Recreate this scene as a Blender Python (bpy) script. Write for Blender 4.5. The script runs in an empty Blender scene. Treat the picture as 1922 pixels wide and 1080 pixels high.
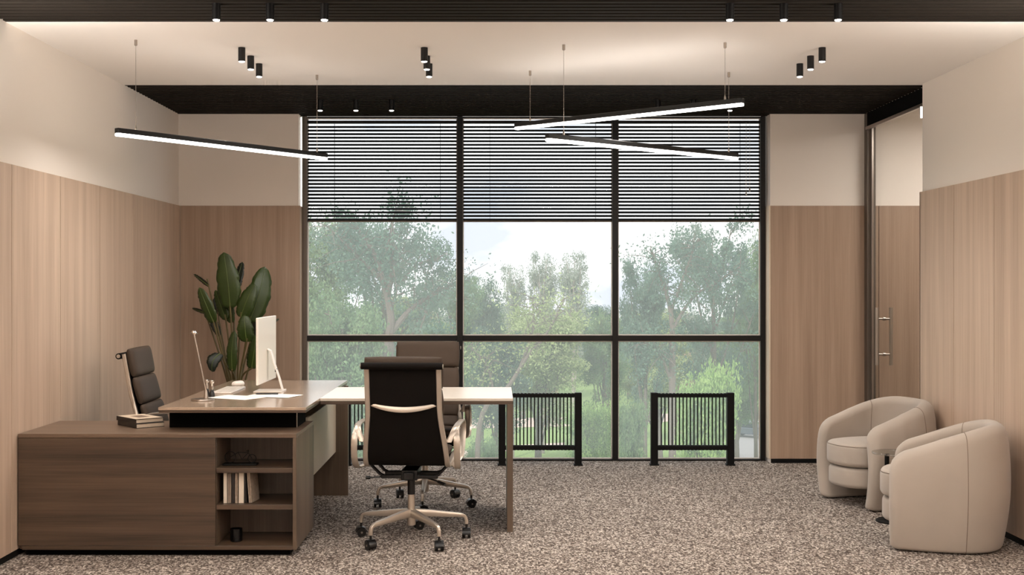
import bpy, bmesh, math, random
import numpy as np
from mathutils import Vector, Matrix
random.seed(7); rng = np.random.default_rng(7)
PI = math.pi
F = 2300.0          # focal length in pixels of a 1922 px wide frame
EYE = 1.45
scn = bpy.context.scene
col = scn.collection

# ------------------------------------------------------------------ camera
cd = bpy.data.cameras.new('camera'); cam = bpy.data.objects.new('camera', cd); col.objects.link(cam)
cam.location = (0, 0, EYE); cam.rotation_euler = (PI/2, 0, 0)
cd.sensor_width = 36; cd.lens = 36*F/1922
cd.shift_x = (961-930)/1922; cd.shift_y = -8/1922
cd.clip_start = .05; cd.clip_end = 2000
scn.camera = cam
scn.view_settings.view_transform = 'Standard'; scn.view_settings.look = 'None'
scn.view_settings.exposure = 0.0; scn.view_settings.gamma = 1.0
scn.view_settings.use_curve_mapping = False

# ------------------------------------------------------------------ world: bright broken cloud
w = bpy.data.worlds.new('sky'); scn.world = w; w.use_nodes = True
nt = w.node_tree; nt.nodes.clear()
out = nt.nodes.new('ShaderNodeOutputWorld'); bg = nt.nodes.new('ShaderNodeBackground')
tc = nt.nodes.new('ShaderNodeTexCoord'); mp = nt.nodes.new('ShaderNodeMapping'); mp.inputs['Scale'].default_value = (5, 5, 14)
mp.inputs['Location'].default_value = (.4, 0, .25)
nz = nt.nodes.new('ShaderNodeTexNoise'); nz.inputs['Scale'].default_value = 1.6; nz.inputs['Detail'].default_value = 5
rp = nt.nodes.new('ShaderNodeValToRGB')
rp.color_ramp.elements[0].position = .39; rp.color_ramp.elements[0].color = (.60, .64, .73, 1)
rp.color_ramp.elements[1].position = .57; rp.color_ramp.elements[1].color = (1.05, 1.05, 1.05, 1)
nt.links.new(tc.outputs['Generated'], mp.inputs['Vector']); nt.links.new(mp.outputs['Vector'], nz.inputs['Vector'])
nt.links.new(nz.outputs['Fac'], rp.inputs['Fac']); nt.links.new(rp.outputs['Color'], bg.inputs['Color'])
bg.inputs['Strength'].default_value = 1.45
nt.links.new(bg.outputs['Background'], out.inputs['Surface'])

def light(name, kind, loc, energy, rot=(0, 0, 0), color=(1, .87, .76), **kw):
    l = bpy.data.lights.new(name, kind); l.energy = energy; l.color = color
    for k, v in kw.items(): setattr(l, k, v)
    o = bpy.data.objects.new(name, l); col.objects.link(o); o.location = loc; o.rotation_euler = rot
    return o
light('sun', 'SUN', (0, -20, 40), 3.0, (math.radians(52), 0, math.radians(-25)), (1, .96, .9), angle=.05)
WARM = (1, .95, .905)
REAR = 38          # unseen area lights under the ceiling, added to brighten the room
for yy in (.6, 3.0, 4.9):
    for xx in (-1.3, .2, 1.7):
        light('unseen_ceiling_fill', 'AREA', (xx, yy, 2.79), REAR*(.22 if yy > 4 else .5), (0, 0, 0), WARM, shape='RECTANGLE', size=.9, size_y=.5)
light('rear_fill_light', 'AREA', (.2, -1.4, 1.5), 14, (PI/2, 0, 0), (1, .93, .86), shape='RECTANGLE', size=4.0, size_y=2.0)  # unseen panel added as soft fill from the rear; no window there
for xx in (-2.42, 2.78):
    for yy in (2.6, 5.0):
        light('upward_side_fill', 'AREA', (xx, yy, 2.2), 54, (PI, 0, 0), WARM, shape='RECTANGLE', size=.12, size_y=1.6)  # unseen upward panels added to brighten the ceiling and upper walls
SPOT_E, PEND_DOWN, PEND_FILL = 13, 13, 1.4

# ------------------------------------------------------------------ materials
M = {}
def srgb(r, g, b):
    f = lambda c: (c/255/12.92) if c/255 <= .04045 else ((c/255+.055)/1.055)**2.4
    return (f(r), f(g), f(b), 1)
def mat(name, c, rough=.5, metal=0, spec=.5, noise=None, bump=None, emit=None, coat=0, sheen=0):
    m = bpy.data.materials.new(name); m.use_nodes = True; M[name] = m
    n = m.node_tree; b = n.nodes['Principled BSDF']
    b.inputs['Base Color'].default_value = c; b.inputs['Roughness'].default_value = rough
    b.inputs['Metallic'].default_value = metal; b.inputs['Specular IOR Level'].default_value = spec
    if coat: b.inputs['Coat Weight'].default_value = coat
    if sheen: b.inputs['Sheen Weight'].default_value = sheen; b.inputs['Sheen Roughness'].default_value = .5
    if emit: b.inputs['Emission Color'].default_value = emit[0]; b.inputs['Emission Strength'].default_value = emit[1]
    if noise or bump:
        t = n.nodes.new('ShaderNodeTexCoord')
        z = n.nodes.new('ShaderNodeTexNoise'); z.inputs['Detail'].default_value = 4
        z.inputs['Scale'].default_value = (noise or bump)[0]
        n.links.new(t.outputs['Object'], z.inputs['Vector'])
        if noise:
            r = n.nodes.new('ShaderNodeMix'); r.data_type = 'RGBA'; a = noise[1]
            r.inputs['A'].default_value = tuple(x*(1-a) for x in c[:3])+(1,); r.inputs['B'].default_value = tuple(min(1, x*(1+a)) for x in c[:3])+(1,)
            n.links.new(z.outputs['Fac'], r.inputs['Factor']); n.links.new(r.outputs['Result'], b.inputs['Base Color'])
        if bump:
            z2 = n.nodes.new('ShaderNodeTexNoise'); z2.inputs['Scale'].default_value = bump[0]; z2.inputs['Detail'].default_value = 4
            n.links.new(t.outputs['Object'], z2.inputs['Vector'])
            bp = n.nodes.new('ShaderNodeBump'); bp.inputs['Strength'].default_value = bump[1]; bp.inputs['Distance'].default_value = bump[2]
            n.links.new(z2.outputs['Fac'], bp.inputs['Height']); n.links.new(bp.outputs['Normal'], b.inputs['Normal'])
    return m
def wood(name, c1, c2, axis, rough=.45, spec=.5, band=0.0, c3=None):
    """Fine straight grain running along axis (0 x, 1 y, 2 z)."""
    m = bpy.data.materials.new(name); m.use_nodes = True; M[name] = m
    n = m.node_tree; b = n.nodes['Principled BSDF']; b.inputs['Roughness'].default_value = rough; b.inputs['Specular IOR Level'].default_value = spec
    t = n.nodes.new('ShaderNodeTexCoord'); mp = n.nodes.new('ShaderNodeMapping')
    s = [150.0, 150.0, 150.0]; s[axis] = 2.2; mp.inputs['Scale'].default_value = s
    z = n.nodes.new('ShaderNodeTexNoise'); z.inputs['Scale'].default_value = 1; z.inputs['Detail'].default_value = 5; z.inputs['Roughness'].default_value = .65
    mp2 = n.nodes.new('ShaderNodeMapping'); s2 = [14.0, 14.0, 14.0]; s2[axis] = .5; mp2.inputs['Scale'].default_value = s2
    z2 = n.nodes.new('ShaderNodeTexNoise'); z2.inputs['Scale'].default_value = 1; z2.inputs['Detail'].default_value = 3
    for q, zz in ((mp, z), (mp2, z2)):
        n.links.new(t.outputs['Object'], q.inputs['Vector']); n.links.new(q.outputs['Vector'], zz.inputs['Vector'])
    a = n.nodes.new('ShaderNodeMath'); a.operation = 'MULTIPLY_ADD'; a.inputs[1].default_value = .45
    a2 = n.nodes.new('ShaderNodeMath'); a2.operation = 'MULTIPLY'; a2.inputs[1].default_value = .55
    n.links.new(z.outputs['Fac'], a.inputs[0]); n.links.new(z2.outputs['Fac'], a2.inputs[0]); n.links.new(a2.outputs[0], a.inputs[2])
    r = n.nodes.new('ShaderNodeValToRGB'); r.color_ramp.elements[0].position = .34; r.color_ramp.elements[0].color = c1
    r.color_ramp.elements[1].position = .66; r.color_ramp.elements[1].color = c2
    n.links.new(a.outputs[0], r.inputs['Fac']); n.links.new(r.outputs['Color'], b.inputs['Base Color'])
    bp = n.nodes.new('ShaderNodeBump'); bp.inputs['Strength'].default_value = .08; bp.inputs['Distance'].default_value = .001
    n.links.new(z.outputs['Fac'], bp.inputs['Height']); n.links.new(bp.outputs['Normal'], b.inputs['Normal'])
    return m
mat('wall_paint', srgb(238, 229, 219), .85, bump=(60, .03, .002))
mat('ceiling_paint', srgb(243, 236, 228), .9)
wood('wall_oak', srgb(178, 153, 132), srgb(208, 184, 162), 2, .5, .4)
wood('back_oak_shaded', srgb(148, 124, 105), srgb(176, 151, 130), 2, .5, .4)  # darker copy of the wall wood; the back wall's shade is in the colour
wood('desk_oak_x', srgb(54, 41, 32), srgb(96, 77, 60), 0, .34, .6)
wood('desk_oak_z', srgb(80, 66, 53), srgb(114, 95, 77), 2, .4, .6)  # upright boards lightened; window light on the side is put into the colour
wood('desk_oak_lit_top', srgb(92, 74, 59), srgb(122, 101, 83), 0, .34, .6)  # lighter copy for the top board, its grazing reflection put into the colour
wood('desktop_oak', srgb(156, 134, 113), srgb(182, 160, 138), 1, .24, 1.0)
_b = M['desktop_oak'].node_tree.nodes['Principled BSDF']; _b.inputs['Coat Weight'].default_value = .8; _b.inputs['Coat Roughness'].default_value = .16
mat('laminate_pale', srgb(226, 216, 202), .26, spec=.6, noise=(3, .03))
mat('modesty_pale', srgb(214, 198, 176), .45, noise=(5, .03))
mat('slat_black', srgb(34, 29, 24), .75, spec=.1)
mat('void_black', srgb(8, 7, 6), .85, spec=.08)
mat('frame_black', srgb(10, 8, 7), .45, spec=.3, noise=(8, .1))
mat('frame_bronze', srgb(96, 86, 76), .45, metal=.3, noise=(8, .1))
mat('black_satin', srgb(8, 7, 7), .4, spec=.3, noise=(20, .1))
mat('black_matte', srgb(8, 7, 6), .6, spec=.2, noise=(20, .1))
mat('blind_black', srgb(9, 8, 7), .5, spec=.25)
mat('leather', srgb(68, 56, 46), .6, spec=.22, bump=(160, .12, .001), noise=(6, .12))
mat('leather_back', srgb(15, 11, 8), .7, spec=.12, bump=(160, .1, .001))
mat('aluminium', srgb(196, 184, 170), .34, metal=.65, noise=(15, .04))
mat('chrome', srgb(215, 208, 200), .14, metal=1.0)
mat('steel', srgb(170, 160, 150), .3, metal=1.0)
mat('plastic_black', srgb(14, 13, 13), .3)
mat('white_plastic', srgb(240, 232, 222), .35, coat=.2)
mat('screen_black', srgb(8, 8, 10), .12)
mat('paper', srgb(240, 234, 224), .8, noise=(40, .02))
mat('page_edges', srgb(205, 188, 166), .85, noise=(200, .15))
mat('cover_cream', srgb(205, 186, 162), .6, noise=(14, .22))
mat('cover_dark', srgb(30, 22, 18), .5, noise=(20, .2))
mat('cover_white', srgb(222, 208, 190), .6, noise=(30, .08))
mat('cover_grey', srgb(128, 114, 100), .6, noise=(45, .4))
mat('cover_mottled', srgb(150, 134, 118), .6, noise=(70, .7))
mat('print_grey', srgb(120, 100, 84), .7)
mat('fabric', srgb(172, 161, 149), .92, sheen=.25, noise=(5, .07), bump=(420, .25, .0012))
mat('seam', srgb(120, 105, 92), .9)
mat('leaf_green', srgb(46, 64, 20), .34, spec=.5, noise=(9, .3))
mat('leaf_dark', srgb(17, 26, 11), .42, noise=(9, .3))
mat('midrib', srgb(84, 100, 46), .5)
mat('stem_brown', srgb(96, 84, 48), .5, noise=(10, .3))
mat('pot', srgb(60, 52, 46), .6, noise=(10, .1)); mat('soil', srgb(40, 30, 22), .95, noise=(60, .4), bump=(60, .8, .01))
mat('diffuser', (1, 1, 1, 1), .5, emit=((1, .95, .89, 1), 9))
mat('lens_glow', (1, 1, 1, 1), .5, emit=((1, .93, .84, 1), 12))
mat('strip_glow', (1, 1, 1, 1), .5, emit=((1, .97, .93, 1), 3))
mat('bark', srgb(112, 100, 92), .9, noise=(2, .3)); mat('bark_pale', srgb(168, 156, 148), .9, noise=(2, .2))
mat('park_grass', srgb(126, 152, 82), .95, noise=(.08, .25)); mat('path_pale', srgb(214, 192, 178), .9, noise=(.2, .1))
mat('asphalt', srgb(150, 148, 146), .9, noise=(.3, .1))
mat('car_silver', srgb(190, 195, 202), .25, metal=.5); mat('car_dark', srgb(90, 98, 110), .25, metal=.4)
mat('car_glass', srgb(40, 48, 56), .1); mat('rubber', srgb(22, 22, 22), .8)

def carpet_material():
    m = bpy.data.materials.new('carpet'); m.use_nodes = True; M['carpet'] = m
    n = m.node_tree; b = n.nodes['Principled BSDF']; b.inputs['Roughness'].default_value = .95; b.inputs['Specular IOR Level'].default_value = .15
    t = n.nodes.new('ShaderNodeTexCoord')
    v = n.nodes.new('ShaderNodeTexVoronoi'); v.inputs['Scale'].default_value = 120
    z = n.nodes.new('ShaderNodeTexNoise'); z.inputs['Scale'].default_value = 125; z.inputs['Detail'].default_value = 3
    z3 = n.nodes.new('ShaderNodeTexNoise'); z3.inputs['Scale'].default_value = 1.7; z3.inputs['Detail'].default_value = 3
    cm = n.nodes.new('ShaderNodeMapping'); cm.inputs['Scale'].default_value = (1, .6, 1)
    n.links.new(t.outputs['Object'], cm.inputs['Vector'])
    for q in (v, z, z3): n.links.new(cm.outputs['Vector'], q.inputs['Vector'])
    bw = n.nodes.new('ShaderNodeSeparateColor'); n.links.new(v.outputs['Color'], bw.inputs['Color'])
    mx = n.nodes.new('ShaderNodeMix'); mx.data_type = 'FLOAT'; mx.inputs['Factor'].default_value = .45
    n.links.new(bw.outputs[0], mx.inputs['A']); n.links.new(z.outputs['Fac'], mx.inputs['B'])
    r = n.nodes.new('ShaderNodeValToRGB'); e = r.color_ramp.elements
    e[0].position = .12; e[0].color = srgb(48, 41, 36); e[1].position = .78; e[1].color = srgb(232, 222, 210)
    k = e.new(.36); k.color = srgb(100, 89, 81); k = e.new(.58); k.color = srgb(160, 147, 136)
    n.links.new(mx.outputs['Result'], r.inputs['Fac'])
    m2 = n.nodes.new('ShaderNodeMix'); m2.data_type = 'RGBA'; m2.blend_type = 'MULTIPLY'; m2.inputs['Factor'].default_value = .35
    n.links.new(r.outputs['Color'], m2.inputs['A']); n.links.new(z3.outputs['Fac'], m2.inputs['B'])
    n.links.new(m2.outputs['Result'], b.inputs['Base Color'])
    bp = n.nodes.new('ShaderNodeBump'); bp.inputs['Strength'].default_value = .9; bp.inputs['Distance'].default_value = .012
    n.links.new(mx.outputs['Result'], bp.inputs['Height']); n.links.new(bp.outputs['Normal'], b.inputs['Normal'])
carpet_material()
def glass_material(name, haze, tint=(1, 1, 1, 1), gloss=.05):
    m = bpy.data.materials.new(name); m.use_nodes = True; M[name] = m
    n = m.node_tree; n.nodes.clear(); o = n.nodes.new('ShaderNodeOutputMaterial')
    t = n.nodes.new('ShaderNodeBsdfTransparent'); t.inputs['Color'].default_value = tint
    g = n.nodes.new('ShaderNodeBsdfGlossy'); g.inputs['Roughness'].default_value = .02
    x = n.nodes.new('ShaderNodeMixShader'); x.inputs[0].default_value = gloss
    n.links.new(t.outputs[0], x.inputs[1]); n.links.new(g.outputs[0], x.inputs[2]); last = x
    if haze:
        d = n.nodes.new('ShaderNodeBsdfTranslucent'); d.inputs['Color'].default_value = (.93, 1, .96, 1)
        y = n.nodes.new('ShaderNodeMixShader'); y.inputs[0].default_value = haze
        n.links.new(last.outputs[0], y.inputs[1]); n.links.new(d.outputs[0], y.inputs[2]); last = y
    n.links.new(last.outputs[0], o.inputs['Surface'])
glass_material('window_glass', .11, gloss=.02); glass_material('door_glass', 0, (.93, .93, .92, 1), .07)
glass_material('table_glass', 0, (.85, .86, .85, 1), .18)
def foliage(name, c1, c2):
    m = bpy.data.materials.new(name); m.use_nodes = True; M[name] = m
    n = m.node_tree; n.nodes.clear(); o = n.nodes.new('ShaderNodeOutputMaterial')
    t = n.nodes.new('ShaderNodeTexCoord'); z = n.nodes.new('ShaderNodeTexNoise'); z.inputs['Scale'].default_value = .6; z.inputs['Detail'].default_value = 6
    n.links.new(t.outputs['Object'], z.inputs['Vector'])
    r = n.nodes.new('ShaderNodeValToRGB'); r.color_ramp.elements[0].position = .36; r.color_ramp.elements[1].position = .64
    r.color_ramp.elements[0].color = c1; r.color_ramp.elements[1].color = c2; n.links.new(z.outputs['Fac'], r.inputs['Fac'])
    d = n.nodes.new('ShaderNodeBsdfDiffuse'); tr = n.nodes.new('ShaderNodeBsdfTranslucent'); x = n.nodes.new('ShaderNodeMixShader'); x.inputs[0].default_value = .35
    n.links.new(r.outputs['Color'], d.inputs['Color']); n.links.new(r.outputs['Color'], tr.inputs['Color'])
    n.links.new(d.outputs[0], x.inputs[1]); n.links.new(tr.outputs[0], x.inputs[2]); n.links.new(x.outputs[0], o.inputs['Surface'])
foliage('fol_blue', srgb(84, 110, 100), srgb(122, 148, 128))
foliage('fol_mid', srgb(98, 128, 92), srgb(144, 168, 122))
foliage('fol_lime', srgb(120, 156, 84), srgb(172, 198, 124))
foliage('fol_yellow', srgb(140, 156, 104), srgb(180, 192, 142))
foliage('fol_grey', srgb(136, 146, 134), srgb(176, 184, 170))
foliage('fol_pink', srgb(186, 150, 128), srgb(206, 176, 150))

# ------------------------------------------------------------------ mesh builder
class MB:
    def __init__(s): s.v = []; s.f = []
    def add(s, vs, fs, mtx=None):
        k = len(s.v)
        s.v += [tuple(mtx @ Vector(p)) for p in vs] if mtx is not None else [tuple(p) for p in vs]
        s.f += [tuple(i+k for i in f) for f in fs]; return s
    def box(s, x0, x1, y0, y1, z0, z1, mtx=None):
        return s.add([(x0,y0,z0),(x1,y0,z0),(x1,y1,z0),(x0,y1,z0),(x0,y0,z1),(x1,y0,z1),(x1,y1,z1),(x0,y1,z1)],
                     [(0,3,2,1),(4,5,6,7),(0,1,5,4),(1,2,6,5),(2,3,7,6),(3,0,4,7)], mtx)
    def tube(s, pts, rs, n=10, cap=True, mtx=None):
        pts = [Vector(p) for p in pts]
        if not hasattr(rs, '__len__'): rs = [rs]*len(pts)
        vs = []; fs = []; up = None
        for i, p in enumerate(pts):
            t = (pts[min(i+1, len(pts)-1)]-pts[max(i-1, 0)]).normalized()
            if up is None: up = Vector((0, 0, 1)) if abs(t.z) < .9 else Vector((1, 0, 0))
            a = t.cross(up).normalized(); b = a.cross(t).normalized(); up = b
            vs += [p+a*(rs[i]*math.cos(2*PI*k/n))+b*(rs[i]*math.sin(2*PI*k/n)) for k in range(n)]
        for i in range(len(pts)-1):
            for k in range(n):
                fs.append((i*n+k, i*n+(k+1) % n, (i+1)*n+(k+1) % n, (i+1)*n+k))
        if cap: fs.append(tuple(range(n))[::-1]); fs.append(tuple((len(pts)-1)*n+k for k in range(n)))
        return s.add(vs, fs, mtx)
    def lathe(s, prof, c=(0, 0, 0), n=24, mtx=None):
        vs = []; fs = []
        for r, z in prof: vs += [(c[0]+r*math.cos(2*PI*k/n), c[1]+r*math.sin(2*PI*k/n), c[2]+z) for k in range(n)]
        for i in range(len(prof)-1):
            for k in range(n): fs.append((i*n+k, i*n+(k+1) % n, (i+1)*n+(k+1) % n, (i+1)*n+k))
        fs.append(tuple(range(n))[::-1]); fs.append(tuple((len(prof)-1)*n+k for k in range(n)))
        return s.add(vs, fs, mtx)
    def sweep(s, pts, sides, w, t, mtx=None, closed=False):
        """Rounded bar of width w (along sides[i]) and thickness t along pts."""
        pts = [Vector(p) for p in pts]; N = len(pts); vs = []; fs = []; n = 8
        for i, p in enumerate(pts):
            a = pts[(i+1) % N if closed else min(i+1, N-1)]; b = pts[(i-1) % N if closed else max(i-1, 0)]
            tg = (a-b).normalized(); sd = Vector(sides[i] if isinstance(sides, list) else sides).normalized(); nn = tg.cross(sd).normalized()
            ww = w[i] if hasattr(w, '__len__') else w; tt = t[i] if hasattr(t, '__len__') else t
            for u, v in ((-.5,-.3),(-.35,-.5),(.35,-.5),(.5,-.3),(.5,.3),(.35,.5),(-.35,.5),(-.5,.3)):
                vs.append(p+sd*(u*ww)+nn*(v*tt))
        for i in range(N if closed else N-1):
            for k in range(n):
                j = (i+1) % N; fs.append((i*n+k, i*n+(k+1) % n, j*n+(k+1) % n, j*n+k))
        if not closed: fs.append(tuple(range(n))[::-1]); fs.append(tuple((N-1)*n+k for k in range(n)))
        return s.add(vs, fs, mtx)
    def cushion(s, w, h, t, mtx, n=12, p=6, q=2.6):
        vs = []; fs = []; g = [math.sin(PI/2*(-1+2*i/n)) for i in range(n+1)]
        def hz(u, v): return t/2*max(0, (1-abs(u)**p)*(1-abs(v)**p))**(1/q)
        for sg in (1, -1):
            for v in g:
                for u in g:
                    k = 1-.035*(u*u*v*v); vs.append((u*w/2*k, v*h/2*k, sg*hz(u, v)))
        m = n+1
        for sg in (0, 1):
            for j in range(n):
                for i in range(n):
                    a = sg*m*m+j*m+i; q4 = (a, a+1, a+m+1, a+m); fs.append(q4 if sg == 0 else q4[::-1])
        return s.add(vs, fs, mtx)
    def loft(s, outline, prof, mtx=None):
        """outline: closed plan points; prof: (inset, z) rings from bottom to top."""
        N = len(outline); o = [Vector((x, y)) for x, y in outline]; nr = []
        for i in range(N):
            t = (o[(i+1) % N]-o[i-1]).normalized(); nr.append(Vector((t.y, -t.x)))
        vs = []; fs = []
        for ins, z in prof: vs += [((o[i]-nr[i]*ins).x, (o[i]-nr[i]*ins).y, z) for i in range(N)]
        for r in range(len(prof)-1):
            for i in range(N): fs.append((r*N+i, r*N+(i+1) % N, (r+1)*N+(i+1) % N, (r+1)*N+i))
        fs.append(tuple(range(N))[::-1]); fs.append(tuple((len(prof)-1)*N+i for i in range(N)))
        return s.add(vs, fs, mtx)
    def build(s, name, m, parent=None, world=False, bevel=0, smooth=True, angle=40, weld=True):
        off = parent.matrix_basis.translation if (parent is not None and world) else Vector((0, 0, 0))
        if world and parent is not None and parent.parent is not None: off = off+parent.parent.matrix_basis.translation
        me = bpy.data.meshes.new(name)
        me.from_pydata([(a-off.x, b-off.y, c-off.z) for a, b, c in s.v], [], s.f); me.update()
        bm = bmesh.new(); bm.from_mesh(me)
        if weld: bmesh.ops.remove_doubles(bm, verts=bm.verts, dist=1e-6)
        bmesh.ops.recalc_face_normals(bm, faces=bm.faces); bm.to_mesh(me); bm.free()
        if smooth: me.shade_smooth(); me.set_sharp_from_angle(angle=math.radians(angle))
        me.materials.append(M[m])
        o = bpy.data.objects.new(name, me); col.objects.link(o)
        if parent is not None: o.parent = parent
        if bevel:
            b = o.modifiers.new('edge', 'BEVEL'); b.width = bevel; b.segments = 2; b.limit_method = 'ANGLE'
        return o
def empty(name, loc, rz=0, label=None, cat=None, group=None, kind=None):
    o = bpy.data.objects.new(name, None); col.objects.link(o); o.location = loc; o.rotation_euler = (0, 0, rz); o.empty_display_size = .1
    return tag(o, label, cat, group, kind)
def tag(o, label=None, cat=None, group=None, kind=None):
    if label: o['label'] = label
    if cat: o['category'] = cat
    if group: o['group'] = group
    if kind: o['kind'] = kind
    return o
def Bx(*a): return MB().box(*a)
def copy_tree(o, parent=None):
    c = o.copy(); col.objects.link(c)
    if parent is not None: c.parent = parent
    for ch in list(o.children): copy_tree(ch, c)
    return c
def inst(src, name, loc, parent):
    c = src.copy(); c.name = name; col.objects.link(c); c.parent = parent; c.location = loc; return c
def W(px, py, Y): return ((px-930)*Y/F, Y, EYE-(py-532)*Y/F)
def spline(pts, n=6):
    P = [Vector(p) for p in pts]; P = [2*P[0]-P[1]]+P+[2*P[-1]-P[-2]]; out = []
    for i in range(1, len(P)-2):
        for k in range(n):
            t = k/n; a, b, c, d = P[i-1:i+3]
            out.append(.5*((2*b)+(c-a)*t+(2*a-5*b+4*c-d)*t*t+(3*b-a-3*c+d)*t**3))
    out.append(P[-2]); return out

# ------------------------------------------------------------------ room shell
XL, XR, XG = -2.54, 2.905, 3.0
YB, YW = 9.87, 10.02            # back panel face, window plane
H = 2.814; HP = 2.075
WL, WR = -1.587, 2.215          # window opening
REARY = -1.6
fl = Bx(XL-.1, 4.5, REARY-.1, 10.12, -.12, 0).build('floor', 'carpet', smooth=False); tag(fl, kind='structure')
cl = MB(); cl.box(XL-.1, 3.06, 6.40, 8.43, H, 3.0); cl.box(XL-.1, XR+.1, REARY-.1, 4.75, H, 3.0); cl.box(XL-.1, 4.5, 8.43, 10.2, H+.075, 3.0)
cl.box(XL-.1, XR+.1, 4.75, 6.40, H+.075, 3.0); cl.box(3.06, 4.5, 5.9, 8.43, H, 3.0)
tag(cl.build('ceiling', 'ceiling_paint', smooth=False), kind='structure')
# slatted ceiling fields
def slat_field(name, y0, y1, x0, x1, ys):
    b = tag(Bx(x0, x1, y0, y1, H+.05, H+.0745).build(name, 'void_black', smooth=False), kind='structure')
    src = None
    for y in ys:
        if src is None: src = Bx(x0, x1, -.019, .019, 0, .048).build('slat', 'slat_black', b, smooth=False); src.location = (0, y, H+.001)
        else: inst(src, 'slat', (0, y, H+.001), b)
slat_field('trim_1', 4.75, 6.40, XL-.02, XR+.02, [6.375-.07*i for i in range(24)])
slat_field('trim_2', 8.43, 10.12, XL-.02, XG-.02, [8.455+.07*i for i in range(23)])
# side walls
wl = tag(Bx(XL-.2, XL-.015, REARY-.1, YB+.3, 0, 3.0).build('wall_left', 'wall_paint', smooth=False), kind='structure')
def panels(parent, x, sgn, edges):
    for a, b in zip(edges[:-1], edges[1:]):
        x0, x1 = (x-.015, x) if sgn > 0 else (x, x+.015)
        o = Bx(x0, x1, min(a, b)+.003, max(a, b)-.003, .036, HP).build('wood_panel', 'wall_oak', parent, smooth=False, bevel=.0012)
Bx(XL-.0149, XL-.0135, REARY+.02, YB-.004, .036, HP-.002).build('panel_backing', 'void_black', wl, smooth=False)
panels(wl, XL, 1, [9.868, 9.30, 8.585, 7.87, 7.155, 6.435, 5.72, 5.0, 4.285, 3.57, 2.85, 2.13, 1.41, .69, -.03, -.75, -1.5])
tag(Bx(XL-.0149, XL-.004, REARY, YB, 0, .033).build('baseboard_left', 'black_matte', smooth=False), kind='structure')
wr = tag(Bx(XR+.015, XR+.13, REARY-.1, 8.38, 0, 3.0).build('wall_right', 'wall_paint', smooth=False), kind='structure')
Bx(XR+.0135, XR+.0149, REARY+.02, 8.37, .036, HP-.002).build('panel_backing', 'void_black', wr, smooth=False)
panels(wr, XR, -1, [8.395, 7.77, 7.14, 6.51, 5.88, 5.25, 4.62, 3.99, 3.36, 2.73, 2.1, 1.47, .84, .21, -.42, -1.05, -1.5])
Bx(XR, XR+.14, 8.381, 8.395, .036, HP).build('wood_panel_end', 'wall_oak', wr, smooth=False)
tag(Bx(XR+.004, XR+.0149, REARY, 8.38, 0, .033).build('baseboard_right', 'black_matte', smooth=False), kind='structure')
wb = MB(); wb.box(XL-.2, WL, YB+.012, 10.16, 0, 3.0); wb.box(WR, 4.5, YB+.012, 10.16, 0, 3.0); wb.box(WL, WR, YW+.05, 10.16, H+.01, 3.0)
wb = tag(wb.build('wall_back', 'wall_paint', smooth=False), kind='structure')
for a, b in ((XL, WL), (WR, 2.99), (3.01, 3.085), (3.09, 3.75), (3.755, 4.4)):
    Bx(a+(.0 if a > 3 else .001), b, YB, YB+.0119, .036, HP).build('wood_panel', 'back_oak_shaded', wb, smooth=False, bevel=.001)
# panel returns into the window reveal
Bx(WL, WL+.012, YB, 10.0, .036, HP).build('reveal_panel', 'back_oak_shaded', wb, smooth=False)
Bx(WR-.012, WR, YB, 10.0, .036, HP).build('reveal_panel', 'modesty_pale', wb, smooth=False)  # pale finish puts the light on this side of the reveal into the colour
tag(Bx(XL, WL-.01, YB+.003, YB+.0119, 0, .033).build('baseboard_back_left', 'black_matte', smooth=False), kind='structure')
tag(Bx(WR+.005, 2.98, YB+.003, YB+.0119, 0, .033).build('baseboard_back_right', 'black_matte', smooth=False), kind='structure')
tag(Bx(XL-.2, XR+.13, REARY-.2, REARY-.1, 0, 3.0).build('wall_rear', 'wall_paint', smooth=False), kind='structure')
# corridor beyond the glass door
tag(Bx(4.4, 4.5, 5.8, 10.12, 0, 3.0).build('wall_corridor', 'wall_paint', smooth=False), kind='structure')
tag(Bx(3.06, 4.5, 5.8, 5.9, 0, 3.0).build('wall_corridor_end', 'wall_paint', smooth=False), kind='structure')
light('corridor_fill', 'AREA', (3.7, 8.6, 2.76), 34, (0, 0, 0), WARM, shape='RECTANGLE', size=.7, size_y=.9)  # unseen area light added to brighten the corridor

# glass door in the right wall
dr = empty('door_1', (XG, 9.0, 0), kind='structure')
Bx(XG-.03, XG+.04, YB-.075, YB-.002, 0, H-.002).build('door_jamb', 'frame_bronze', dr, True, .002)
Bx(XG-.03, XG+.04, 8.38, 8.44, 0, H-.002).build('door_jamb', 'frame_bronze', dr, True, .002)
Bx(XG-.03, XG+.04, 8.44, YB-.077, 2.70, H-.002).build('header_panel', 'void_black', dr, True)
Bx(XG-.045, XG-.02, 8.41, YB-.077, 2.675, 2.70).build('top_rail', 'steel', dr, True, .002)
gl = Bx(XG+.001, XG+.011, 8.46, YB-.09, .01, 2.69).build('glass_leaf', 'door_glass', dr, True, smooth=False)
Bx(XG-.002, XG+.014, YB-.106, YB-.09, .01, 2.69).build('edge_rail', 'steel', dr, True, .001)
Bx(XG-.02, XG+.03, 8.46, 8.60, 2.0, 2.075).build('patch_fitting', 'steel', dr, True, .003)
for x0 in (XG-.048, XG+.06):
    MB().tube([(x0, 9.48, .815), (x0, 9.48, 1.262)], .0135, 16).build('handle_bar', 'steel', dr, True)
for z0 in (.90, 1.175):
    MB().tube([(XG-.048, 9.48, z0), (XG+.06, 9.48, z0)], .008, 12).tube([(XG-.004, 9.48, z0), (XG+.016, 9.48, z0)], .014, 12).build('handle_mount', 'steel', dr, True)

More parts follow.
